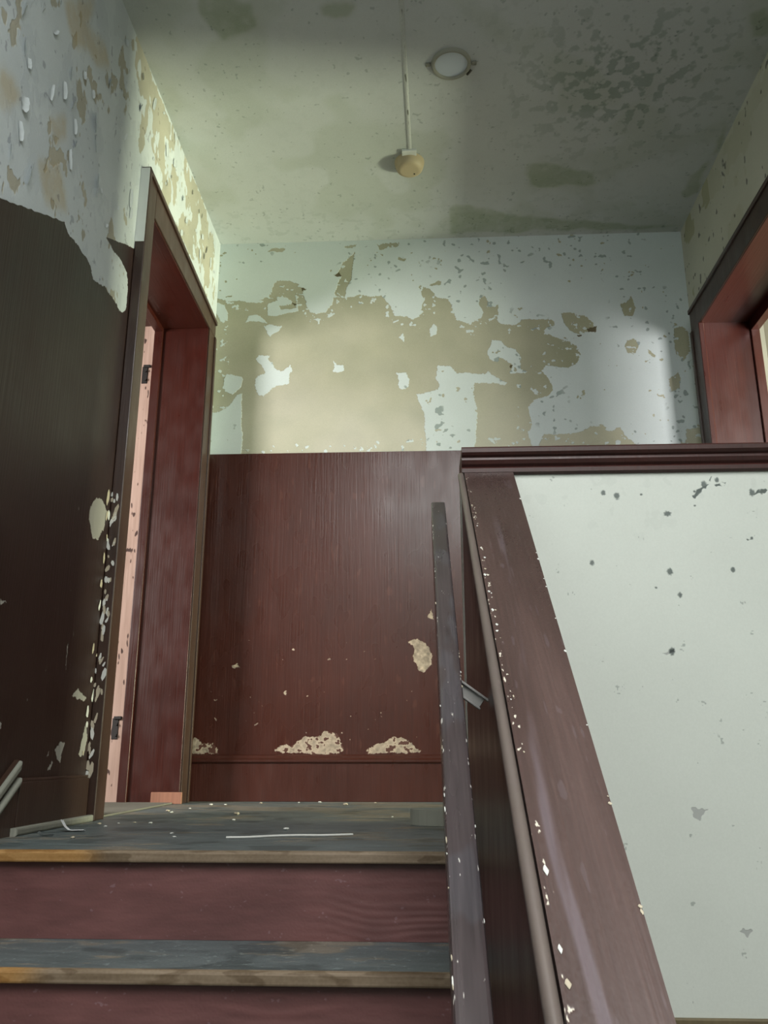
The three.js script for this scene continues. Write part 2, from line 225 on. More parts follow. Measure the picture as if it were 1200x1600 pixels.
// the brown dado of the back wall, broken plaster showing along the skirting
M.backDado = (() => {
  const span = [XL - 0.02, XR + 0.02, 0, DADO + 0.02], cl = mask(1108, 752, span, OUT.clumps);
  return paintSurface(2048, 1400, span, 0.002, (u, v, o) => {
    const wu = u + 0.012 * (fbm(u * 60, v * 60, 2) - 0.5) + 0.006 * (vn(u * 300, v * 300) - 0.5), wv = v + 0.012 * (fbm(u * 60 + 9, v * 60 + 4, 2) - 0.5) + 0.005 * (vn(u * 300 + 4, v * 300) - 0.5);
    let e = step(0.4, 0.6, cl(wu, wv));
    const crumb = fbm(u * 70 + 5, v * 70, 3);
    if (v < 0.3 && u > -0.95 && e > 0 && crumb > 0.63) e *= 0.15;
    const tiny = fbm(u * 55 + 31, v * 60 + 12, 2) > 0.915 && v < 0.65 ? 0.8 : 0;
    e = Math.max(e, tiny);
    const brush = vn(u * 210, v * 6) * 0.6 + vn(u * 420 + 9, v * 15) * 0.4, big = fbm(u * 4, v * 4, 4), scr = step(0.8, 0.84, vn(u * 130 + 3, v * 14 + 40) * 0.6 + vn(u * 37, v * 21) * 0.4) * 0.35;
    const t = 0.88 + 0.14 * brush + 0.22 * (big - 0.5);
    const c = 0.75 + 0.5 * (crumb - 0.3);
    o.r = (70 * t + 30 * scr) * (1 - e) + 200 * c * e; o.g = (34 * t + 28 * scr) * (1 - e) + 182 * c * e; o.b = (25 * t + 26 * scr) * (1 - e) + 160 * c * e;
    o.h = (1 - e) * (0.5 + 0.16 * brush + 0.1 * big) + e * (0.1 + 0.6 * crumb); o.k = (0.29 + 0.10 * (fbm(u * 20, v * 9, 2) - 0.5)) * (1 - e) + 0.95 * e;
  });
})();

// the left wall: grey-white paint peeling above a brown dado that climbs with the stairs
function leftWall(w, h, span, near) {
  const tongue = mask(1024, 1024, span, [OUT.tongue]), patch = mask(1024, 1024, span, OUT.lpatch), stain = mask(512, 512, span, OUT.lstain, 10), beige = mask(512, 512, span, [OUT.lbeige], 4);
  return paintSurface(w, h, span, 0.0035, (d, y, o) => {
    const wd = d + 0.012 * (fbm(d * 34, y * 34, 3) - 0.5) + 0.005 * (vn(d * 230, y * 230) - 0.5), wy = y + 0.014 * (fbm(d * 34 + 40, y * 34 + 7, 3) - 0.5) + 0.005 * (vn(d * 230 + 80, y * 230) - 0.5);
    const line = dadoLeft(d) + 0.004 * (vn(d * 60, 3) - 0.5);
    const brownZone = y < line && !(near && tongue(wd, wy) > 0.5) ? 1 : 0;
    const n = fbm(d * 8, y * 8, 4), f = vn(d * 420, y * 420);
    if (brownZone) {
      let e = near ? step(0.4, 0.6, patch(wd, wy)) : 0;
      const nick = fbm(d * 60 + 5, y * 26 + 3, 2) > 0.94 && y < 0.9 && d > 2.0 ? 0.75 : 0;
      e = Math.max(e, nick);
      const brush = vn(d * 210, y * 6) * 0.6 + vn(d * 420 + 9, y * 15) * 0.4, t = 0.86 + 0.16 * brush + 0.3 * (n - 0.5);
      o.r = 47 * t * (1 - e) + 158 * e; o.g = 30 * t * (1 - e) + 154 * e; o.b = 26 * t * (1 - e) + 146 * e;
      o.h = 0.5 + 0.12 * brush - 0.15 * e; o.k = 0.42 + 0.14 * (n - 0.5) + 0.4 * e; return;
    }
    const long = fbm(d * 13 + 3, y * 8 + 5, 4), fine = fbm(d * 38 + 11, y * 24, 3), corner = near ? beige(wd, wy) : 0;
    // layers: top coat grey-white, under coat, plaster
    let lost = step(0.57, 0.60, long * 0.72 + fine * 0.28 + 0.19 * corner - 0.06 + 0.02 * (vn(d * 160, y * 160) - 0.5));
    const half = step(0.52, 0.54, fbm(d * 10 + 70, y * 6 + 31, 4) * 0.7 + fine * 0.3);
    const st = near ? stain(wd, wy) : 0, sg = clamp01(st * (0.5 + fbm(d * 40, y * 40 + 9, 3)));
    let r = 192 + 14 * (n - 0.5), g = 199 + 13 * (n - 0.5), b = 201 + 12 * (n - 0.5);
    r -= 6 * half; g -= 6 * half; b -= 5 * half;
    r = r * (1 - lost) + (164 + 30 * (n - 0.5)) * lost; g = g * (1 - lost) + (161 + 26 * (n - 0.5)) * lost; b = b * (1 - lost) + (146 + 22 * (n - 0.5)) * lost;
    r = r * (1 - sg * 0.45) + 172 * sg * 0.45; g = g * (1 - sg * 0.45) + 150 * sg * 0.45; b = b * (1 - sg * 0.45) + 108 * sg * 0.45;
    const spot = step(0.78, 0.82, fbm(d * 44 + 100, y * 32 + 5, 3)) * 0.7;
    o.r = r - 46 * spot + 5 * (f - 0.5); o.g = g - 48 * spot + 5 * (f - 0.5); o.b = b - 44 * spot + 5 * (f - 0.5);
    o.h = 0.5 + (1 - lost) * 0.32 + 0.1 * half + 0.14 * (n - 0.5) + 0.05 * (f - 0.5); o.k = 0.68 + 0.22 * lost;
  });
}
M.leftNear = leftWall(2048, 2048, [1.35, 3.62, -0.2, 2.62], true);
M.leftRear = leftWall(768, 768, [-2.8, 1.35, -2.0, 2.62], false);

// ceiling: mildew blooms on grey-white distemper
M.ceiling = (() => {
  const span = [XL - 0.02, XR + 0.02, 1.1, DB + 0.02], st = mask(512, 512, span, OUT.cstain, 5);
  return paintSurface(1536, 1536, span, 0.0016, (u, d, o) => {
    const wu = u + 0.06 * (fbm(u * 9, d * 9, 3) - 0.5), wd = d + 0.06 * (fbm(u * 9 + 40, d * 9, 3) - 0.5);
    const n = fbm(u * 5, d * 5, 4), f = vn(u * 380, d * 380), fine = fbm(u * 34, d * 34, 3);
    const bloom = Math.exp(-(((u - 0.78) / 0.36) ** 2 + ((d - 2.62) / 0.34) ** 2)), edge = step(3.18, 3.55, d) * 0.5;
    const mould = step(0.57, 0.72, fine + 0.14 * bloom - 0.03) * clamp01(bloom * 1.1 + 0.08 + edge * 0.4);
    const damp = clamp01(st(wu, wd) * (0.35 + 1.1 * fbm(u * 26, d * 26 + 4, 3)) * 1.1);
    const blot = step(0.56, 0.68, fbm(u * 3.4 + 9, d * 3.4 + 3, 3));
    const dot = step(0.83, 0.86, fbm(u * 60 + 3, d * 60, 2)) * 0.7;
    const t = 10 * (n - 0.5) + 5 * (f - 0.5);
    o.r = 194 + t - 34 * mould - 24 * damp - 8 * blot - 36 * dot; o.g = 199 + t - 30 * mould - 21 * damp - 7 * blot - 34 * dot; o.b = 198 + t - 33 * mould - 33 * damp - 11 * blot - 34 * dot;
    o.h = 0.5 + 0.25 * (n - 0.5) + 0.1 * (f - 0.5) - 0.15 * dot - 0.08 * mould; o.k = 0.88;
  });
})();

// right wall
M.rightWall = paintSurface(1024, 1024, [1.3, 3.62, 0, 2.62], 0.002, (d, y, o) => {
  const n = fbm(d * 7 + 4, y * 7, 4), f = vn(d * 380, y * 380), fl = step(0.76, 0.79, fbm(d * 34, y * 22 + 8, 3)), br = y < DADO;
  const lost = step(0.6, 0.63, fbm(d * 6 + 31, y * 6, 4)) * (d > 3.2 ? 1 : 0.25), t = 12 * (n - 0.5) + 5 * (f - 0.5);
  if (br) { o.r = 92 * (0.8 + 0.4 * n); o.g = 45 * (0.8 + 0.4 * n); o.b = 38 * (0.8 + 0.4 * n); o.h = 0.5; o.k = 0.38; return; }
  o.r = 186 + t - 22 * lost - 70 * fl; o.g = 186 + t - 24 * lost - 70 * fl; o.b = 172 + t - 36 * lost - 62 * fl;
  o.h = 0.6 - 0.25 * lost - 0.3 * fl + 0.15 * (n - 0.5); o.k = 0.82;
});

// white face of the landing guard
M.guardPanel = (() => {
  const span = [0, 1.27, -0.3, 0.78], peel = mask(1270, 1080, span, OUT.ppeel), dark = mask(1270, 1080, span, OUT.pdark, 1);
  return paintSurface(1270, 1080, span, 0.0014, (u, v, o) => {
    const wu = u + 0.006 * (vn(u * 150, v * 150) - 0.5), wv = v + 0.006 * (vn(u * 150 + 40, v * 150) - 0.5);
    const n = fbm(u * 6 + 1, v * 6, 4), f = vn(u * 420, v * 420);
    let s = 0; OUT.pspots.forEach(([a, b], i) => { const q = Math.hypot(u - a, (v - b) * (i % 3 ? 0.8 : 1.3)) / (i === 0 ? 0.0075 : 0.0028 + 0.0016 * ((i * 7) % 3)); if (q < 1.3) s = Math.max(s, 1 - step(0.6, 1.3, q + 0.5 * (f - 0.5))); });
    const d = step(0.35, 0.7, dark(wu, wv)) * step(0.25, 0.5, fbm(u * 90, v * 90, 2)), p = step(0.4, 0.6, peel(wu, wv)), sc = step(0.80, 0.84, fbm(u * 40 + 7, v * 36 + 2, 3) * 0.75 + 0.25 * vn(u * 300, v * 300)) * 0.35;
    const scuff = step(0.72, 0.75, fbm(u * 40 + 70, v * 34 + 20, 2)) * step(0.45, 0.75, v) * 0.45;
    const t = 7 * (n - 0.5) + 4 * (f - 0.5), k = Math.max(s * 0.85, d, sc, scuff * 0.08);
    o.r = (204 + t) * (1 - p) + 166 * p - 120 * k; o.g = (208 + t) * (1 - p) + 168 * p - 116 * k; o.b = (200 + t) * (1 - p) + 164 * p - 112 * k;
    o.h = 0.7 - 0.3 * p - 0.25 * k + 0.15 * (n - 0.5); o.k = 0.55 + 0.3 * p;
  });
})();

// worn grey-blue floor paint, dusty
function floorPaint(w, h, span, seed, wear) {
  return paintSurface(w, h, span, 0.0014, (u, d, o) => {
    const n = fbm(u * 5 + seed, d * 7, 4), g = fbm(u * 16, d * 60 + seed, 3), f = vn(u * 420, d * 420), c = fbm(u * 12 + 40 + seed, d * 14, 3);
    const worn = step(0.52, 0.66, n * 0.6 + g * 0.4 + wear(u, d)), dust = step(0.72, 0.79, fbm(u * 120 + seed, d * 120, 3)) * 0.6, dark = step(0.6, 0.72, c) * 0.55;
    o.r = 92 * (1 - worn) + 112 * worn; o.g = 101 * (1 - worn) + 105 * worn; o.b = 102 * (1 - worn) + 94 * worn;
    const t = 24 * (g - 0.5) + 10 * (f - 0.5);
    o.r += t - 34 * dark + 46 * dust; o.g += t - 34 * dark + 46 * dust; o.b += t - 34 * dark + 44 * dust;
    o.h = 0.5 + 0.3 * (g - 0.5) + 0.15 * (f - 0.5) + 0.2 * dust; o.k = 0.5 + 0.25 * worn + 0.2 * dust;
  });
}
M.landing = floorPaint(1108, 920, [XL - 0.02, XR + 0.02, 1.75, DB + 0.02], 5, (u, d) => 0.12 * step(2.5, 3.3, d) - 0.02);
M.tread = floorPaint(1024, 512, [XL - 0.02, 0.12, 0, 0.5], 23, () => -0.03);
// bare, trodden nosing edge
M.nosing = paintSurface(1024, 64, [XL - 0.02, 0.12, 0, 0.068], 0.001, (u, v, o) => {
  const g = fbm(u * 9, v * 160, 3), n = fbm(u * 7 + 3, v * 20, 3), f = vn(u * 300, v * 300), ochre = step(-0.62, -0.7, u + 0.04 * (n - 0.5)), black = step(0.62, 0.7, fbm(u * 22 + 8, v * 60, 2));
  o.r = 126 + 34 * ochre; o.g = 109 + 12 * ochre; o.b = 89 - 18 * ochre;
  const t = 34 * (g - 0.5) + 34 * (n - 0.5) + 10 * (f - 0.5) - 22 * black;
  o.r += t; o.g += t; o.b += t; o.h = 0.5 + 0.3 * (g - 0.5); o.k = 0.72;
});
// risers: plum-brown paint with a rippled, scuffed face
M.riser = paintSurface(1100, 256, [XL - 0.02, 0.12, -0.18, 0], 0.0016, (u, v, o) => {
  const n = fbm(u * 5 + 8, v * 9, 4), g = fbm(u * 18, v * 90, 3), rip = Math.sin((v + 0.03 * vn(u * 9, v * 20)) * 420 + 3 * vn(u * 14, v * 14)) * step(-0.35, 0, u) * step(-0.02, -0.1, v), f = vn(u * 330, v * 330);
  const nick = step(0.80, 0.84, fbm(u * 80 + 4, v * 110, 3)) * 0.5, t = 0.9 + 0.22 * (n - 0.5) + 0.16 * (g - 0.5);
  o.r = 122 * t + 34 * nick; o.g = 82 * t + 46 * nick; o.b = 80 * t + 56 * nick;
  o.h = 0.5 + 0.2 * (g - 0.5) + 0.16 * rip + 0.1 * (f - 0.5); o.k = 0.42 + 0.2 * (n - 0.5) + 0.2 * nick;
});
// sloped capping of the stair parapet: worn brown gloss, long scratches, chipped edges (u across, v along the slope)
M.capping = paintSurface(256, 2048, [0.07, 0.21, 0, 2.2], 0.001, (u, v, o) => {
  const n = fbm(u * 14, v * 3 + 3, 4), br = vn(u * 420, v * 12) * 0.6 + vn(u * 800, v * 26) * 0.4, f = vn(u * 700, v * 500);
  const path = 0.118 + 0.012 * Math.sin(v * 5 + 0.6) + 0.006 * vn(v * 9, 2), smear = (1 - step(0.003, 0.0075, Math.abs(u - path))) * step(0.45, 0.6, v) * step(1.55, 1.35, v) * 0.9 * step(0.38, 0.62, fbm(u * 60, v * 5 + 3, 3));
  const chip = step(0.84, 0.87, fbm(u * 260, v * 120, 3) + (u < 0.099 ? 0.10 : u > 0.152 + v * 0.02 ? 0.0 : -0.08));
  const scr = step(0.82, 0.85, vn(u * 260 + 5, v * 24) * 0.7 + 0.3 * vn(u * 80, v * 60)) * 0.4;
  const t = 0.86 + 0.16 * br + 0.3 * (n - 0.5), w = Math.max(smear * 0.4, scr * 0.4);
  o.r = (78 * t) * (1 - w) + 136 * w; o.g = (60 * t) * (1 - w) + 130 * w; o.b = (56 * t) * (1 - w) + 146 * w;
  o.r = o.r * (1 - chip) + 205 * chip; o.g = o.g * (1 - chip) + 198 * chip; o.b = o.b * (1 - chip) + 182 * chip;
  o.h = 0.6 + 0.2 * br - 0.3 * chip + 0.05 * (f - 0.5); o.k = 0.34 + 0.25 * (n - 0.5) + 0.12 * (f - 0.5) + 0.3 * chip;
});
M.rail = paintSurface(128, 2048, [0.01, 0.06, 0, 2.2], 0.0008, (u, v, o) => {
  const n = fbm(u * 20, v * 4 + 30, 4), br = vn(u * 500, v * 20), chip = step(0.80, 0.83, fbm(u * 300 + 4, v * 110, 3) + (u < 0.0205 || u > 0.0468 ? 0.07 : -0.06)), rub = step(0.55, 0.68, fbm(u * 30 + 8, v * 12, 3)) * 0.5;
  const t = 0.86 + 0.16 * br + 0.34 * (n - 0.5);
  o.r = 72 * t + 12 * rub; o.g = 63 * t + 18 * rub; o.b = 64 * t + 22 * rub;
  o.r = o.r * (1 - chip) + 190 * chip; o.g = o.g * (1 - chip) + 186 * chip; o.b = o.b * (1 - chip) + 178 * chip;
  o.h = 0.6 + 0.15 * br - 0.3 * chip; o.k = 0.28 + 0.25 * (n - 0.5) + 0.3 * chip;
});
// bare pinkish wood of the hinge rebate
M.bareWood = paintSurface(128, 1024, [-1.31, -1.18, 0, 2.1], 0.001, (u, v, o) => {
  const g = fbm(u * 160, v * 8, 3), n = fbm(u * 20, v * 6 + 3, 3), k = step(0.78, 0.82, fbm(u * 70 + 4, v * 26, 2)), t = 24 * (g - 0.5) + 30 * (n - 0.5);
  o.r = 182 + t - 105 * k; o.g = 154 + t - 98 * k; o.b = 139 + t - 90 * k; o.h = 0.5 + 0.4 * (g - 0.5); o.k = 0.8;
});
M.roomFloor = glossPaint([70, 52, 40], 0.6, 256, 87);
M.capRail = glossPaint([66, 34, 30], 0.42, 512, 91);
M.woodOffcut = glossPaint([150, 104, 84], 0.8, 256, 61);
M.trough = glossPaint([150, 150, 138], 0.8, 256, 71, 0.4);
M.bracket = new THREE.MeshStandardMaterial({ color: new THREE.Color(0.26, 0.25, 0.24), roughness: 0.5, metalness: 0.2 });
M.rimGrey = new THREE.MeshStandardMaterial({ color: new THREE.Color(0.10, 0.10, 0.085), roughness: 0.9 });
M.concrete = glossPaint([120, 116, 106], 0.9, 256, 81, 0.3);

// ---------------------------------------------------------------- the shell
{ // back wall: plaster above, brown dado below
  const w = struct('wall_back', 'back wall of the landing, peeling white over brown dado');
  put('upper_plaster', spanned(box(XL, XR, DADO, HC, DB, DB + 0.15), M.backUpper, 'x', 'y'), M.backUpper, w);
  put('dado', spanned(box(XL, XR, 0, DADO, DB - 0.002, DB + 0.15), M.backDado, 'x', 'y'), M.backDado, w);
  // flakes still hanging by an edge
}
const DOOR = { d0: 2.575, d1: 3.42, y: 2.04 };
{
  const out = [[1.35, -0.45], [1.35, HC], [DB, HC], [DB, 0], [DOOR.d1, 0], [DOOR.d1, DOOR.y], [DOOR.d0, DOOR.y], [DOOR.d0, 0], [1.8, 0], [1.8, -0.45]].reverse();
  const w = structMesh('wall_left', 'left wall of the stairs with peeling grey paint over a brown dado', spanned(prismX(out, XL - 0.33, XL), M.leftNear, 'd', 'y'), M.leftNear);
  structMesh('wall_left_rear', 'left wall beside the lower stairs', spanned(box(XL - 0.33, XL, -2.0, HC, -2.8, 1.35), M.leftRear, 'd', 'y'), M.leftRear);
  structMesh('wall_left_footing', 'lower part of the left wall under the stairs', metric(box(XL - 0.33, XL, -2.0, -0.45, 1.35, DB)), M.plainWall);
  // paint curls on the wall: a bent strip held at one edge
  const r = rng(5);
  const curl = (L, W, lift) => {
    const g = new THREE.PlaneGeometry(W, L, 4, 8), p = g.attributes.position;
    for (let i = 0; i < p.count; i++) {
      const t = (p.getX(i) / W + 0.5), s = p.getY(i) / L, q = Math.max(0, t - 0.15);
      const wv = 0.35 + 0.65 * Math.sqrt(Math.max(0, 1 - 3.6 * s * s)) * (0.6 + 0.7 * vn(s * 7 + L * 900, W * 700)); p.setX(i, p.getX(i) * wv + 0.35 * W * (vn(s * 5 + 40, L * 800) - 0.5)); p.setY(i, p.getY(i) * (1 + 0.25 * (vn(t * 5, L * 500) - 0.5))); p.setZ(i, 0.0015 + lift * q * q * (1 - 1.2 * s * s));
    }
    g.computeVertexNormals(); return g;
  };
  const curls = [curl(0.045, 0.012, 0.008), curl(0.028, 0.014, 0.008), curl(0.06, 0.011, 0.007), curl(0.02, 0.01, 0.006)];
  for (const [d, y] of [...OUT.lflakes, ...OUT.lflakes2]) {
    if (y < dadoLeft(d) + 0.01) continue;
    const o = put('paint_curl', curls[Math.floor(r() * 4)], M.flake, w);
    o.rotation.set(0, Math.PI / 2, 0); o.rotateZ((r() < 0.5 ? 0 : Math.PI) + (r() - 0.5) * 0.8);
    o.position.set(XL + 0.001, y, -d); o.scale.setScalar(0.7 + 0.8 * r());
  }
  for (let i = 0; i < 34; i++) {
    const d = 1.6 + 1.9 * r(), y = 1.75 + 0.8 * r();
    if (y < dadoLeft(d) + 0.03 || (d > 2.4 && y < 2.2)) continue;
    const o = put('paint_curl', curls[i % 4], M.flake, w);
    o.rotation.set(0, Math.PI / 2, 0); o.rotateZ((r() < 0.5 ? 0 : Math.PI) + (r() - 0.5) * 1.4);
    o.position.set(XL + 0.001, y, -d); o.scale.setScalar(0.45 + 0.6 * r());
  }
}
{
  const D = { d0: 2.56, d1: 3.42, y: 2.02 };
  const out = [[1.75, 0], [1.75, HC], [DB, HC], [DB, 0], [D.d1, 0], [D.d1, D.y], [D.d0, D.y], [D.d0, 0]].reverse();
  structMesh('wall_right', 'right wall of the landing, flaking cream paint beside the dark door frame', spanned(prismX(out, XR, XR + 0.24), M.rightWall, 'd', 'y'), M.rightWall);
  structMesh('wall_right_rear', 'right wall of the stairwell', metric(box(XR, XR + 0.24, -2.0, HC, -2.8, 1.75)), M.plainWall);
}
structMesh('wall_rear', 'rear wall of the stairwell', metric(box(XL - 0.33, XR + 0.24, -2.0, HC, -2.95, -2.8)), M.plainWall);
structMesh('ceiling', 'stained grey-white ceiling with mildew blooms', spanned(box(XL - 0.33, XR + 0.24, HC, HC + 0.18, SKY.d1, DB + 0.15), M.ceiling, 'x', 'd'), M.ceiling);
for (const [n, a] of [['ceiling_left_strip', [XL - 0.33, SKY.x0, HC, HC + 0.18, SKY.d0, SKY.d1]], ['ceiling_right_strip', [SKY.x1, XR + 0.24, HC, HC + 0.18, SKY.d0, SKY.d1]], ['ceiling_rear', [XL - 0.33, XR + 0.24, HC, HC + 0.18, -2.95, SKY.d0]]])
  structMesh(n, 'plain ceiling around the roof light', metric(box(...a)), M.plainWall);
const glass = (rgb, s) => new THREE.MeshStandardMaterial({ color: 0x222222, emissive: new THREE.Color(...rgb), emissiveIntensity: s, roughness: 0.6 });
{
  const w = struct('window_1', 'roof light above the stairs');
  put('curb', metric(joined([box(SKY.x0 - 0.05, SKY.x0, HC + 0.18, 2.86, SKY.d0, SKY.d1), box(SKY.x1, SKY.x1 + 0.05, HC + 0.18, 2.86, SKY.d0, SKY.d1), box(SKY.x0 - 0.05, SKY.x1 + 0.05, HC + 0.18, 2.86, SKY.d0 - 0.05, SKY.d0), box(SKY.x0 - 0.05, SKY.x1 + 0.05, HC + 0.18, 2.86, SKY.d1, SKY.d1 + 0.05)])), M.white, w);
  put('pane', box(SKY.x0, SKY.x1, SKY.y, SKY.y + 0.01, SKY.d0, SKY.d1), glass([0.84, 1, 1], 1.5), w);
}
// the rooms beyond the two doorways
{
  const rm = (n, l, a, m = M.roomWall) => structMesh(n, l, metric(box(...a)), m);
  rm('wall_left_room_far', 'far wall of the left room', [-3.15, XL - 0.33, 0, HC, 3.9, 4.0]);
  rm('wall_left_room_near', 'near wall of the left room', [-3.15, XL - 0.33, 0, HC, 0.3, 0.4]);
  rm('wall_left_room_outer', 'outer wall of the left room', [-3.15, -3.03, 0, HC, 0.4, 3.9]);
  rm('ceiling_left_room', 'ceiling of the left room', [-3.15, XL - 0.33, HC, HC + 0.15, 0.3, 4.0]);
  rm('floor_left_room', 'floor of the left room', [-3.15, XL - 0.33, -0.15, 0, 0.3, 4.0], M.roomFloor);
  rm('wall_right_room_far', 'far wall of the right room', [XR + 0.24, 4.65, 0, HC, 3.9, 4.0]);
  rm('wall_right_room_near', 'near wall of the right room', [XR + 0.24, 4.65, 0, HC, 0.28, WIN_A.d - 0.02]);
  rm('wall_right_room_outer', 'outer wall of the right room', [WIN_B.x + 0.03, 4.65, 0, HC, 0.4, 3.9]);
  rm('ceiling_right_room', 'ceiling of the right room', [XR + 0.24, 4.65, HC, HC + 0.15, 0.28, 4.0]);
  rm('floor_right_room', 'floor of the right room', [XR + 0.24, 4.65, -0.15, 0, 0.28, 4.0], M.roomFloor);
  const win = (n, l, pane, frames, rgb, s) => { const w = struct(n, l); put('pane', pane, glass(rgb, s), w); put('window_frame', metric(joined(frames)), M.white, w); };
  win('window_2', 'window in the near wall of the right room', box(WIN_A.x0, WIN_A.x1, WIN_A.y0, WIN_A.y1, WIN_A.d - 0.01, WIN_A.d),
    [box(WIN_A.x0 - 0.06, WIN_A.x0, WIN_A.y0 - 0.06, WIN_A.y1 + 0.06, WIN_A.d - 0.02, WIN_A.d + 0.03), box(WIN_A.x1, WIN_A.x1 + 0.06, WIN_A.y0 - 0.06, WIN_A.y1 + 0.06, WIN_A.d - 0.02, WIN_A.d + 0.03), box(WIN_A.x0, WIN_A.x1, WIN_A.y0 - 0.06, WIN_A.y0, WIN_A.d - 0.02, WIN_A.d + 0.03), box(WIN_A.x0, WIN_A.x1, WIN_A.y1, WIN_A.y1 + 0.06, WIN_A.d - 0.02, WIN_A.d + 0.03)], [1, 0.96, 0.95], 3);
  win('window_3', 'garden window in the outer wall of the right room', box(WIN_B.x, WIN_B.x + 0.01, WIN_B.y0, WIN_B.y1, WIN_B.d0, WIN_B.d1),
    [box(WIN_B.x - 0.03, WIN_B.x + 0.03, WIN_B.y0 - 0.06, WIN_B.y1 + 0.06, WIN_B.d0 - 0.06, WIN_B.d0), box(WIN_B.x - 0.03, WIN_B.x + 0.03, WIN_B.y0 - 0.06, WIN_B.y1 + 0.06, WIN_B.d1, WIN_B.d1 + 0.06), box(WIN_B.x - 0.03, WIN_B.x + 0.03, WIN_B.y0 - 0.06, WIN_B.y0, WIN_B.d0, WIN_B.d1), box(WIN_B.x - 0.03, WIN_B.x + 0.03, WIN_B.y1, WIN_B.y1 + 0.06, WIN_B.d0, WIN_B.d1)], [0.88, 1, 0.68], 3);
  win('window_4', 'window in the outer wall of the left room', box(WIN_C.x - 0.01, WIN_C.x, WIN_C.y0, WIN_C.y1, WIN_C.d0, WIN_C.d1),
    [box(WIN_C.x - 0.03, WIN_C.x + 0.03, WIN_C.y0 - 0.06, WIN_C.y1 + 0.06, WIN_C.d0 - 0.06, WIN_C.d0), box(WIN_C.x - 0.03, WIN_C.x + 0.03, WIN_C.y0 - 0.06, WIN_C.y1 + 0.06, WIN_C.d1, WIN_C.d1 + 0.06), box(WIN_C.x - 0.03, WIN_C.x + 0.03, WIN_C.y0 - 0.06, WIN_C.y0, WIN_C.d0, WIN_C.d1), box(WIN_C.x - 0.03, WIN_C.x + 0.03, WIN_C.y1, WIN_C.y1 + 0.06, WIN_C.d0, WIN_C.d1)], [1, 0.93, 0.9], 2);
}
// landing floor, the storey below
structMesh('floor', 'worn grey painted floor of the landing', spanned(box(XL - 0.33, XR + 0.24, -0.14, 0, NOSE + 0.112, DB), M.landing, 'x', 'd'), M.landing);
structMesh('floor_lower', 'floor of the storey below', metric(box(XL, XR, -2.0, -1.9, -2.8, DB)), M.concrete);
structMesh('wall_below_landing', 'wall below the landing edge', metric(box(0.16, XR, -1.9, -0.14, NOSE + 0.09, NOSE + 0.2)), M.plainWall);

// ---------------------------------------------------------------- skirtings
{
  const b = struct('baseboard_back', 'brown skirting board along the back wall');
  put('board', metric(box(XL, XR, 0, 0.15, DB - 0.02, DB - 0.002, 0.002)), M.brown, b);
  const prof = [[DB - 0.002, 0.148], [DB - 0.024, 0.148], [DB - 0.030, 0.154], [DB - 0.030, 0.162], [DB - 0.022, 0.168], [DB - 0.016, 0.178], [DB - 0.010, 0.182], [DB - 0.002, 0.182]];
  put('top_moulding', metric(prismX(prof, XL, XR)), M.brown, b);
}
{
  const b = struct('baseboard_left', 'dark brown skirting on the left wall between stairs and door frame');
  put('board', metric(prismX([[2.06, 0], [2.49, 0], [2.49, 0.118], [2.06, 0.118]], XL, XL + 0.016, 0.002)), M.darkBrown, b);
  put('top_bead', metric(prismX([[2.06, 0.116], [2.49, 0.116], [2.49, 0.126], [2.06, 0.126]], XL, XL + 0.012, 0.003)), M.darkBrown, b);
  const sh = put('shoe_moulding', metric(prismX([[2.03, 0.0], [2.50, 0.0], [2.50, 0.018], [2.03, 0.018]], XL + 0.014, XL + 0.034, 0.005)), M.trough, b);
  sh.userData.label = 'bare greyish strip along the floor';
}
{
  // skirting board that climbs beside the steps, cut off at the landing
  const k = 0.70, top = (d) => 0.165 + k * (d - 2.045), d0 = 0.2, d1 = 2.05;
  const b = struct('trim_1', 'sloping skirting board beside the stairs with a moulded top');
  put('board', metric(prismX([[d0, top(d0) - 0.34], [NOSE, top(NOSE) - 0.34], [d1, 0], [d1, top(d1) - 0.055], [d0, top(d0) - 0.055]], XL, XL + 0.018, 0.002)), M.darkBrown, b);
  for (const [o, w, p] of [[0.04, 0.016, 0.026], [0.002, 0.022, 0.022]])
    put('moulding_bead', metric(prismX([[d0, top(d0) - o - w], [d1, top(d1) - o - w], [d1, top(d1) - o], [d0, top(d0) - o]], XL, XL + p, 0.006)), M.trough, b);
  put('backing', metric(prismX([[d0, top(d0) - 0.06], [d1, top(d1) - 0.06], [d1, top(d1)], [d0, top(d0)]], XL, XL + 0.012)), M.darkBrown, b);
}

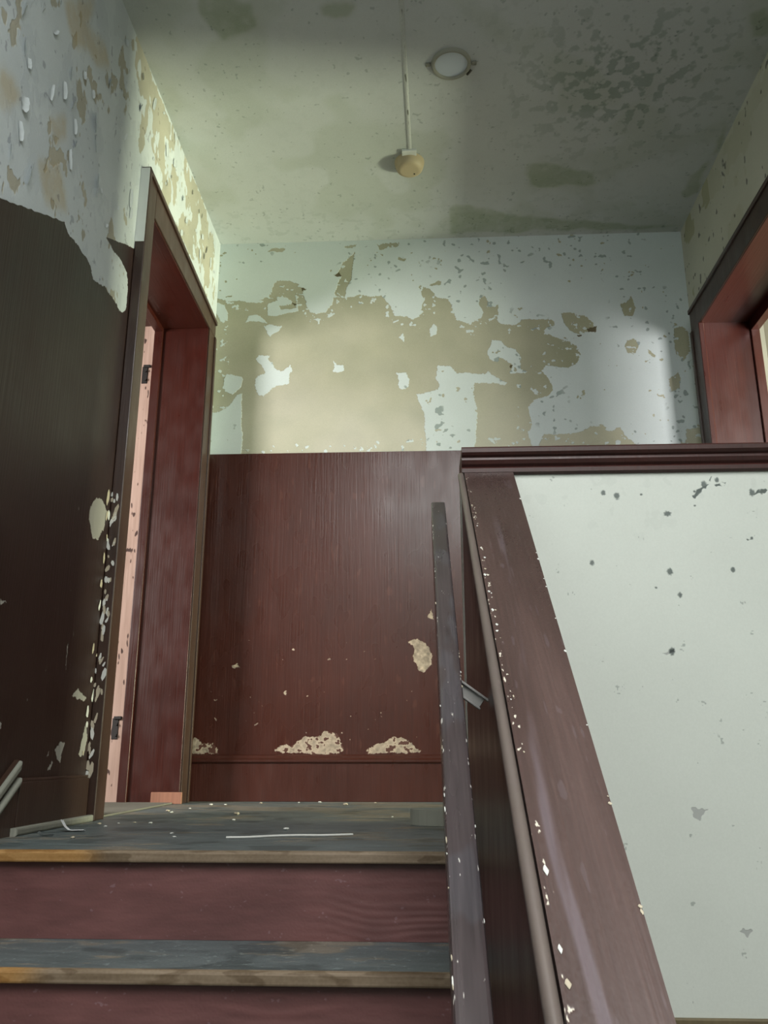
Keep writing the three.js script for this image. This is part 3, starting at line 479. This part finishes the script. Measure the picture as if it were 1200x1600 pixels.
// ---------------------------------------------------------------- door frames
// left doorway
{
  const t = struct('door_1', 'open left doorway with brown casing and maroon jambs');
  const C0 = XL, C1 = XL + 0.028;
  // casing legs and head: flat board with a raised outer band
  const leg = (a, b, y, out) => joined([prismX([[a, 0], [b, 0], [b, y], [a, y]], C0, C1, 0.003), prismX([[out - 0.0015, 0.0008], [out + 0.0195, 0.0008], [out + 0.0195, y - 0.0008], [out - 0.0015, y - 0.0008]], C0 + 0.0005, C1 + 0.007, 0.003)]);
  put('casing_leg', metric(leg(2.5, 2.595, 2.16, 2.5)), M.olivePaint ?? M.darkBrown, t);
  put('casing_leg', metric(leg(3.405, 3.505, 2.02, 3.487)), M.darkBrown, t);
  put('casing_head', metric(prismX([[2.595, 2.025], [3.505, 2.02], [3.505, 2.085], [2.595, 2.14]], C0, C1, 0.003)), M.darkBrown, t);
  put('head_band', metric(prismX([[2.5, 2.147], [3.505, 2.085], [3.505, 2.104], [2.5, 2.166]], C0, C1 + 0.007, 0.003)), M.darkBrown, t);
  put('painted_edge', box(C0, C1 + 0.004, 1.865, 2.16, 2.4965, 2.4982), M.white, t).userData.label = 'white painted edge of the casing';
  // linings
  put('jamb', metric(box(-1.152, C0 + 0.022, 0, 2.02, 3.40, 3.425, 0.002)), M.maroon, t);
  put('jamb', metric(box(-1.30, C0 + 0.022, 0, 2.02, 2.57, 2.595, 0.002)), M.maroon, t);
  put('head_lining', metric(box(-1.152, C0 + 0.022, 2.02, 2.042, 2.575, 3.42, 0.002)), M.maroon, t);
  put('door_stop', metric(box(-1.187, -1.150, 0, 2.02, 3.386, 3.425, 0.003)), M.maroon, t);
  put('door_stop', metric(box(-1.187, -1.150, 2.0, 2.045, 2.6, 3.39, 0.003)), M.maroon, t);
  put('hinge_rebate', spanned(box(-1.31, -1.187, 0, 2.06, 3.402, 3.43), M.bareWood, 'x', 'y'), M.bareWood, t).userData.label = 'bare pinkish wood of the hinge rebate';
  put('head_rebate', metric(box(-1.31, -1.187, 2.035, 2.06, 2.58, 3.41)), M.maroon, t);
  for (const y of [1.80, 0.285]) {
    const hg = put('hinge', joined([box(-1.232, -1.208, y - 0.045, y + 0.035, 3.398, 3.403, 0.001), box(-1.226, -1.196, y + 0.03, y + 0.042, 3.392, 3.403, 0.002)]), M.metal, t);
    hg.userData.label = 'rusted hinge remnant on the bare rebate';
    const sc = new THREE.CylinderGeometry(0.005, 0.005, 0.012, 10); sc.rotateX(Math.PI / 2);
    for (const q of [-0.03, 0.012]) { const s = put('screw', sc, M.metal, hg); s.position.set(-1.214, y + q, -3.396); }
  }
  put('plinth_patch', metric(box(-1.055, -0.936, 0, 0.043, 3.388, 3.402, 0.002)), M.woodOffcut, t).userData.label = 'bare wood patch at the foot of the jamb';
  put('threshold', metric(box(-1.30, XL, 0, 0.006, 2.58, 3.42, 0.002)), M.concrete, t);
  // flaking paint along the near casing
  const r = rng(31), fl = [];
  for (let i = 0; i < 3; i++) { const g = new THREE.CircleGeometry(1, 7), p = g.attributes.position; for (let k = 1; k < p.count; k++) { const s = 0.6 + 0.7 * r(); p.setXY(k, p.getX(k) * s, p.getY(k) * s); p.setZ(k, 0.12 * r()); } g.computeVertexNormals(); fl.push(g); }
  for (let i = 0; i < 70; i++) {
    const y = 0.12 + 0.85 * Math.pow(r(), 0.8), o = put('paint_flake', fl[i % 3], r() < 0.6 ? M.chip : M.chipTan, t);
    const side = r() < 0.8, s = (0.004 + 0.007 * r());
    if (side) { o.position.set(C0 + 0.002 + 0.026 * r(), y, -2.4975); o.scale.set(s * 0.6, s * (1 + 1.8 * r()), 0.004); }
    else { o.rotation.y = Math.PI / 2; o.position.set(C0 + 0.0015, y, -(2.46 + 0.035 * r())); o.scale.set(s, s * (1 + 2 * r()), 0.004); }
    o.rotation.z = (r() - 0.5) * 0.8;
  }
}
// right doorway
{
  const t = struct('door_2', 'open right doorway with dark casing and maroon jambs');
  const C0 = XR, C1 = XR - 0.035;
  const leg = (a, b, y, out) => joined([prismX([[a, 0], [b, 0], [b, y], [a, y]], C1, C0, 0.003), prismX([[out - 0.0015, 0.0008], [out + 0.0195, 0.0008], [out + 0.0195, y - 0.0008], [out - 0.0015, y - 0.0008]], C1 - 0.007, C0 - 0.0005, 0.003)]);
  put('casing_leg', metric(leg(2.46, 2.57, 2.105, 2.46)), M.darkCasing ?? M.darkBrown, t);
  put('casing_leg', metric(leg(3.41, 3.505, 1.995, 3.487)), M.darkBrown, t);
  put('casing_head', metric(prismX([[2.57, 1.99], [3.505, 1.99], [3.505, 2.09], [2.57, 2.09]], C1, C0, 0.003)), M.darkBrown, t);
  put('head_band', metric(prismX([[2.46, 2.085], [3.505, 2.085], [3.505, 2.105], [2.46, 2.105]], C1 - 0.007, C0, 0.003)), M.darkBrown, t);
  put('jamb', metric(box(C1 + 0.004, 1.425, 0, 2.0, 3.40, 3.425, 0.002)), M.maroon, t);
  put('jamb', metric(box(C1 + 0.004, 1.425, 0, 2.0, 2.555, 2.58, 0.002)), M.maroon, t);
  put('jamb_bead', metric(box(C1 - 0.004, C1 + 0.02, 0, 1.99, 3.393, 3.415, 0.004)), M.maroon, t);
  put('head_lining', metric(box(C1 + 0.006, 1.425, 1.9885, 2.02, 2.56, 3.42, 0.002)), M.maroon, t);
  put('door_stop', metric(box(1.425, 1.462, 0, 2.0, 3.388, 3.425, 0.003)), M.maroon, t);
  put('door_stop', metric(box(1.425, 1.462, 1.945, 2.02, 2.57, 3.39, 0.003)), M.maroon, t);
  put('hinge_rebate', metric(box(1.462, 1.487, 0, 2.04, 3.405, 3.43)), M.trough, t).userData.label = 'pale edge of the frame towards the lit room';
  put('head_rebate', metric(box(1.462, 1.487, 2.02, 2.05, 2.56, 3.42)), M.maroon, t);
}

// ---------------------------------------------------------------- stairs
{
  const t = thing('staircase', 'painted wooden stairs with plum risers and worn grey treads', 'stairs');
  const x0 = XL + 0.004, x1 = 0.082;
  for (let k = 0; k < 9; k++) {
    const y = -STEP_R * k, n = NOSE - STEP_G * k, back = k ? n + STEP_G + 0.03 : NOSE + 0.112;
    const tr = metric(box(x0, x1, y - 0.022, y - 0.0005, n + 0.012, back));
    const m = M.tread, p = tr.attributes.position, uv = tr.attributes.uv, sp = m.userData.span;
    for (let i = 0; i < p.count; i++) uv.setXY(i, (p.getX(i) - sp[0]) / (sp[1] - sp[0]), (-p.getZ(i) - n + k * 0.13) / 0.5);
    const tread = put('tread', tr, m, t);
    // rounded nosing: trodden bare edge
    const pts = [[n + 0.06, y - 0.022], [n + 0.003, y - 0.022], [n + 0.0008, y - 0.0205], [n, y - 0.018], [n + 0.0003, y - 0.0055], [n + 0.0022, y - 0.0015], [n + 0.006, y]];
    pts.push([n + 0.0125, y + 0.0002], [n + 0.0125, y - 0.004], [n + 0.06, y - 0.004]);
    const ng = prismX(pts.slice().reverse(), x0, x1), np = ng.attributes.position, nu = ng.attributes.uv, ns = M.nosing.userData.span;
    for (let i = 0; i < np.count; i++) nu.setXY(i, (np.getX(i) - ns[0]) / (ns[1] - ns[0]), ((-np.getZ(i) - n) + (np.getY(i) - y) + 0.03 + k * 0.02) / 0.068);
    put('nosing', ng, M.nosing, tread).userData.label = 'worn bare wood edge';
    const rg = box(x0, x1, y - STEP_R, y - 0.021, n + 0.016, n + 0.036), rp = rg.attributes.position, ru = rg.attributes.uv, rs = M.riser.userData.span;
    for (let i = 0; i < rp.count; i++) ru.setXY(i, (rp.getX(i) - rs[0] + k * 0.37) / (rs[1] - rs[0]), (rp.getY(i) - y + 0.18) / 0.18);
    put('riser', rg, M.riser, t);
  }
}
// ---------------------------------------------------------------- parapet between stairs and well
const capY = (d) => -0.422 + 0.68 * d;
{
  const t = thing('stair_parapet', 'solid sloping parapet with a worn brown capping right of the stairs', 'banister wall');
  const d0 = 0.12, d1 = 1.74;
  // body tapers in plan like its capping
  const xr = (d) => 0.142 + 0.030 * d;
  const quad = (g) => { g.computeVertexNormals(); return g; };
  const hex = (f) => { // f(d, side) -> [xl, xr, ybottom, ytop]
    const pos = [], q = (a, b, c, e) => pos.push(...a, ...b, ...c, ...a, ...c, ...e);
    const N = 12;
    for (let i = 0; i < N; i++) {
      const da = d0 + (d1 - d0) * i / N, db = d0 + (d1 - d0) * (i + 1) / N, A = f(da), B = f(db);
      const P = (S, d, a, b) => [S[a], S[b], -d];
      q(P(A, da, 0, 2), P(A, da, 0, 3), P(B, db, 0, 3), P(B, db, 0, 2)); q(P(A, da, 1, 2), P(B, db, 1, 2), P(B, db, 1, 3), P(A, da, 1, 3));
      q(P(A, da, 0, 3), P(A, da, 1, 3), P(B, db, 1, 3), P(B, db, 0, 3)); q(P(A, da, 0, 2), P(B, db, 0, 2), P(B, db, 1, 2), P(A, da, 1, 2));
      if (!i) q(P(A, da, 0, 2), P(A, da, 1, 2), P(A, da, 1, 3), P(A, da, 0, 3));
      if (i === N - 1) q(P(B, db, 0, 2), P(B, db, 0, 3), P(B, db, 1, 3), P(B, db, 1, 2));
    }
    const g = new THREE.BufferGeometry(); g.setAttribute('position', new THREE.Float32BufferAttribute(pos, 3)); g.setAttribute('uv', new THREE.Float32BufferAttribute(new Float32Array(pos.length / 3 * 2), 2));
    return quad(g);
  };
  put('panelling', metric(hex((d) => [0.083, xr(d) - 0.006, Math.max(-1.9, capY(d) - 1.25), capY(d) - 0.024])), M.darkBrown, t);
  const cap = hex((d) => [0.090, xr(d), capY(d) - 0.026, capY(d)]);
  put('capping', spanned(cap, M.capping, 'x', 'd'), M.capping, t).userData.label = 'scratched brown capping with chipped edges';
  const bead = new THREE.TubeGeometry(new THREE.LineCurve3(new V3(0.0825, capY(d0) - 0.006, -d0), new V3(0.0825, capY(d1) - 0.006, -d1)), 60, 0.0065, 10);
  put('edge_bead', metric(bead), M.beadPaint ?? M.brown, t).userData.label = 'rounded bead along the stair side';
  // chips broken out of the edges
  const r = rng(8), g3 = new THREE.TetrahedronGeometry(1, 1);
  for (let i = 0; i < 38; i++) {
    const d = 0.55 + 1.05 * r(), left = r() < 0.62, o = put('paint_flake', g3, i % 3 ? M.chip : M.chipTan, t), s = 0.0009 + 0.0017 * r();
    const x = left ? 0.0925 + 0.006 * r() : xr(d) - 0.001;
    o.position.set(x, capY(d) + 0.0004, -d); o.scale.set(s, s * 0.35, s * (1 + 2.2 * r())); o.rotation.x = Math.atan(0.68);
  }
}
// ---------------------------------------------------------------- guard wall at the landing edge
{
  const t = thing('landing_guard', 'white guard wall at the landing edge under a brown moulded rail', 'guard wall');
  put('panel', spanned(box(0.083, XR, -0.276, 0.762, NOSE, NOSE + 0.08), M.guardPanel, 'x', 'y'), M.guardPanel, t);
  const N = NOSE, prof = [[N + 0.10, 0.758], [N - 0.004, 0.758], [N - 0.010, 0.762], [N - 0.010, 0.771], [N - 0.006, 0.775], [N - 0.012, 0.780], [N - 0.016, 0.788], [N - 0.014, 0.795], [N - 0.020, 0.798], [N - 0.024, 0.803], [N - 0.024, 0.812], [N - 0.020, 0.816], [N + 0.11, 0.816], [N + 0.114, 0.81], [N + 0.114, 0.765]].reverse();
  put('cap_rail', metric(prismX(prof, 0.085, XR)), M.capRail, t).userData.label = 'brown moulded cap rail';
  put('bottom_trim', metric(box(0.15, XR, -0.35, -0.276, NOSE - 0.008, NOSE + 0.09, 0.003)), M.olive, t).userData.label = 'olive brown trim under the white panel';
}
// ---------------------------------------------------------------- handrail
{
  const railY = (d) => -0.502 + 0.68 * d, d0 = 0.15, d1 = 1.78;
  const t = thing('handrail', 'narrow chipped handrail board fixed to the parapet beside the stairs', 'handrail');
  const k = 0.075, g = prismX([[d0, railY(d0) - k], [d1, railY(d1) - k], [d1, railY(d1)], [d0, railY(d0)]], 0.0185, 0.0485, 0.004);
  put('rail', spanned(g, M.rail, 'x', 'd'), M.rail, t);
  for (const d of [0.42, 1.16]) {
    const bar = (L, w, hgt, x, y) => { const q = box(-L / 2, L / 2, -hgt / 2, hgt / 2, -w / 2, w / 2, 0.0008); q.rotateZ(-0.62); q.translate(x, y, -d); return q; };
    const ym = railY(d) - 0.026;
    const b = put('bracket', joined([bar(0.048, 0.012, 0.0032, 0.0655, ym), bar(0.034, 0.012, 0.0028, 0.0585, ym - 0.014), bar(0.036, 0.004, 0.014, 0.0605, ym - 0.006)]), M.bracket, t);
    b.userData.label = 'flat metal bracket holding the rail';
  }
  const r = rng(12), g3 = new THREE.TetrahedronGeometry(1, 1);
  for (let i = 0; i < 24; i++) {
    const d = 0.6 + 1.0 * r(), left = r() < 0.6, s = 0.0007 + 0.0013 * r(), o = put('paint_flake', g3, i % 2 ? M.chip : M.chipTan, t);
    o.position.set(left ? 0.0188 : 0.0482, railY(d) - 0.003, -d); o.scale.set(s * 0.7, s, s * (1 + 3 * r())); o.rotation.x = Math.atan(0.68);
  }
}
// ---------------------------------------------------------------- ceiling fittings
{
  const t = thing('ceiling_rose', 'yellowed round ceiling fitting at the end of the cable cover', 'ceiling rose', [-0.037, HC, 3.045]);
  const lathe = (p) => new THREE.LatheGeometry(p.map(([a, b]) => new THREE.Vector2(a, b)), 40);
  put('base_plate', box(-0.03, 0.03, -0.012, 0, -0.085, 0.0, 0.003), M.white, t);
  put('cover', lathe([[0.0001, -0.044], [0.034, -0.044], [0.046, -0.041], [0.054, -0.034], [0.058, -0.024], [0.061, -0.012], [0.0625, -0.004], [0.0625, 0]]), new THREE.MeshStandardMaterial({ color: new THREE.Color(0.46, 0.38, 0.24), roughness: 0.55, side: THREE.DoubleSide }), t);
  const hole = new THREE.CylinderGeometry(0.0035, 0.0035, 0.004, 12); hole.translate(0.02, -0.0435, -0.018);
  put('screw', hole, M.metal, t);
}
{
  const t = thing('ceiling_box', 'round blanked ceiling box with a worn rim and fixing lugs', 'ceiling box', [0.123, HC, 2.518]);
  const rim = new THREE.LatheGeometry([[0.058, 0], [0.059, -0.009], [0.062, -0.013], [0.067, -0.013], [0.071, -0.009], [0.072, 0]].map(([a, b]) => new THREE.Vector2(a, b)), 48);
  put('rim', rim, new THREE.MeshStandardMaterial({ color: new THREE.Color(0.30, 0.30, 0.25), roughness: 0.8, side: THREE.DoubleSide }), t);
  const disc = new THREE.CylinderGeometry(0.0585, 0.0585, 0.004, 48); disc.translate(0, -0.002, 0);
  put('blank_plate', disc, new THREE.MeshStandardMaterial({ color: new THREE.Color(0.60, 0.67, 0.74), roughness: 0.45 }), t);
  for (const s of [-1, 1]) put('fixing_lug', box(s * 0.083 - 0.009, s * 0.083 + 0.009, -0.007, 0, -0.008, 0.008, 0.003), M.trough, t);
  const arc = new THREE.TorusGeometry(0.082, 0.005, 6, 10, 0.36); arc.rotateX(Math.PI / 2); arc.rotateY(0.75); put('broken_plaster', arc, M.rimGrey, t);
}
{
  const m = paintSurface(32, 512, [0, 0.03, 0, 1.9], 0.001, (u, v, o) => { const k = step(0.60, 0.68, fbm(u * 60, v * 17, 3)) * step(0.0042, 0.002, Math.abs(u - 0.009 - 0.003 * (vn(v * 30, 3) - 0.5))), n = 10 * (vn(u * 300, v * 200) - 0.5); o.r = 188 + n - 80 * k; o.g = 192 + n - 82 * k; o.b = 188 + n - 86 * k; o.h = 0.6 - 0.4 * k; o.k = 0.8; });
  const L = 1.75, g = new THREE.CylinderGeometry(0.008, 0.008, L, 12, 1, false, 0, Math.PI); g.rotateZ(Math.PI / 2); g.rotateX(Math.PI / 2); g.rotateY(Math.PI / 2);
  const len = 1.72, s = new THREE.Shape([[-0.009, 0], [-0.006, -0.003], [0, -0.0045], [0.006, -0.003], [0.009, 0]].map(([a, b]) => new THREE.Vector2(a, b)));
  const e = new THREE.ExtrudeGeometry(s, { depth: len, bevelEnabled: false }), p = e.attributes.position, uv = e.attributes.uv;
  for (let i = 0; i < p.count; i++) uv.setXY(i, (p.getX(i) + 0.009) / 0.03, p.getZ(i) / 1.9);
  const o = tag(put('cable_cover', e, m), 'thin flaking cable cover running along the ceiling to the fitting', 'cable cover');
  o.position.set(-0.035, HC, -2.985); o.rotation.y = Math.atan2(-0.019, 1);
}
// ---------------------------------------------------------------- litter on the landing
{
  const c = new THREE.CatmullRomCurve3([[-0.446, 2.0], [-0.40, 2.01], [-0.345, 2.045], [-0.30, 2.062], [-0.24, 2.065], [-0.171, 2.09]].map(([x, d]) => new V3(x, 0.003, -d)));
  tag(put('wire', new THREE.TubeGeometry(c, 40, 0.0026, 8), M.chip), 'thin bent white wire lying across the landing near its edge', 'wire');
  // plaster crumbs
  const r = rng(4), crumbs = [];
  for (let i = 0; i < 4; i++) { const g = new THREE.IcosahedronGeometry(1, 1), p = g.attributes.position; const f = {}; for (let k = 0; k < p.count; k++) { const key = [p.getX(k), p.getY(k), p.getZ(k)].map((q) => q.toFixed(2)).join(); f[key] ??= 0.65 + 0.6 * r(); p.setXYZ(k, p.getX(k) * f[key], p.getY(k) * f[key] * 0.5, p.getZ(k) * f[key]); } g.computeVertexNormals(); crumbs.push(g); }
  const places = [[-0.857, 2.948, 7], [-0.825, 2.884, 5], [-0.82, 3.091, 4], [-0.594, 2.801, 9], [-0.551, 2.557, 5], [-0.35, 2.24, 7], [-0.303, 3.354, 9], [-0.603, 2.12, 4], [-0.571, 2.03, 4], [-0.882, 2.399, 5], [-0.834, 2.316, 4], [-0.838, 2.424, 3], [-0.802, 2.449, 4], [-0.751, 2.428, 5], [-0.805, 3.33, 6], [-0.793, 2.0, 5], [-0.752, 3.333, 5], [-0.103, 2.709, 3], [-0.64, 3.45, 5], [-0.5, 3.5, 4], [-0.42, 3.52, 6], [-0.2, 3.5, 4]];
  places.forEach(([x, d, s], i) => {
    const o = put('plaster_crumb', crumbs[i % 4], i % 3 ? M.chip : M.chipTan);
    o.scale.set(s * 0.0011, s * 0.0009, s * 0.001); o.position.set(x, s * 0.0004, -d); o.rotation.y = r() * 6;
    const at = d > 3.25 ? ['along the foot of the back skirting', 'plaster crumbs along the back skirting'] : x < -0.7 && d < 2.2 ? ['near the left end of the landing edge', 'plaster crumbs at the left end of the landing edge'] : x < -0.7 && d < 2.6 ? ['on the floor below the near door casing', 'plaster crumbs below the near door casing'] : x < -0.7 ? ['on the floor in front of the left doorway', 'plaster crumbs in front of the left doorway'] : d < 2.3 ? ['beside the white wire', 'plaster crumbs beside the wire'] : ['in the middle of the landing floor', 'plaster crumbs in the middle of the landing'];
    tag(o, 'small pale plaster crumb ' + at[0], 'plaster crumb', at[1]);
  });
  // larger scraps
  const bent = (w, l, b) => { const g = new THREE.PlaneGeometry(w, l, 6, 4); g.rotateX(-Math.PI / 2); const p = g.attributes.position; for (let i = 0; i < p.count; i++) { const q = p.getX(i) / w + 0.5; p.setY(i, 0.002 + b * Math.max(0, 0.45 - q) ** 2 * 4 + 0.002 * Math.sin(p.getZ(i) * 160)); p.setZ(i, p.getZ(i) * (1 - 0.35 * q)); } g.computeVertexNormals(); return g; };
  const wht = new THREE.MeshStandardMaterial({ color: new THREE.Color(0.78, 0.8, 0.82), roughness: 0.7, side: THREE.DoubleSide });
  const a = tag(put('paint_scrap', bent(0.055, 0.034, 0.03), wht), 'folded white paint scrap against the grey strip at the left skirting', 'paint scrap'); a.position.set(-0.862, 0.001, -2.17); a.rotation.y = 0.2;
  const b = tag(put('paint_scrap', bent(0.035, 0.022, 0.01), wht), 'small flat white paint scrap left of the folded one by the skirting', 'paint scrap'); b.position.set(-0.872, 0.001, -2.04); b.rotation.y = 0.7;
  // curved shard beside the handrail
  const pts = []; for (let i = 0; i <= 10; i++) { const q = -0.9 + 1.5 * i / 10; pts.push([0.075 * Math.sin(q), 0.05 * Math.cos(q)]); }
  const s = new THREE.Shape([...pts, ...pts.slice().reverse().map(([x, y]) => [x * 0.93, y * 0.9])].map(([x, y]) => new THREE.Vector2(x, y)));
  const g = new THREE.ExtrudeGeometry(s, { depth: 0.04, bevelEnabled: true, bevelSize: 0.001, bevelThickness: 0.001, bevelSegments: 1 }); g.rotateX(-Math.PI / 2); g.translate(0, 0.001, 0);
  const sh = tag(put('plaster_shard', g, M.trough), 'curved grey-white plaster shard on the landing beside the handrail', 'plaster shard'); sh.position.set(0.015, 0, -2.42); sh.rotation.y = 2.6;
}
renderer.render(scene, camera);
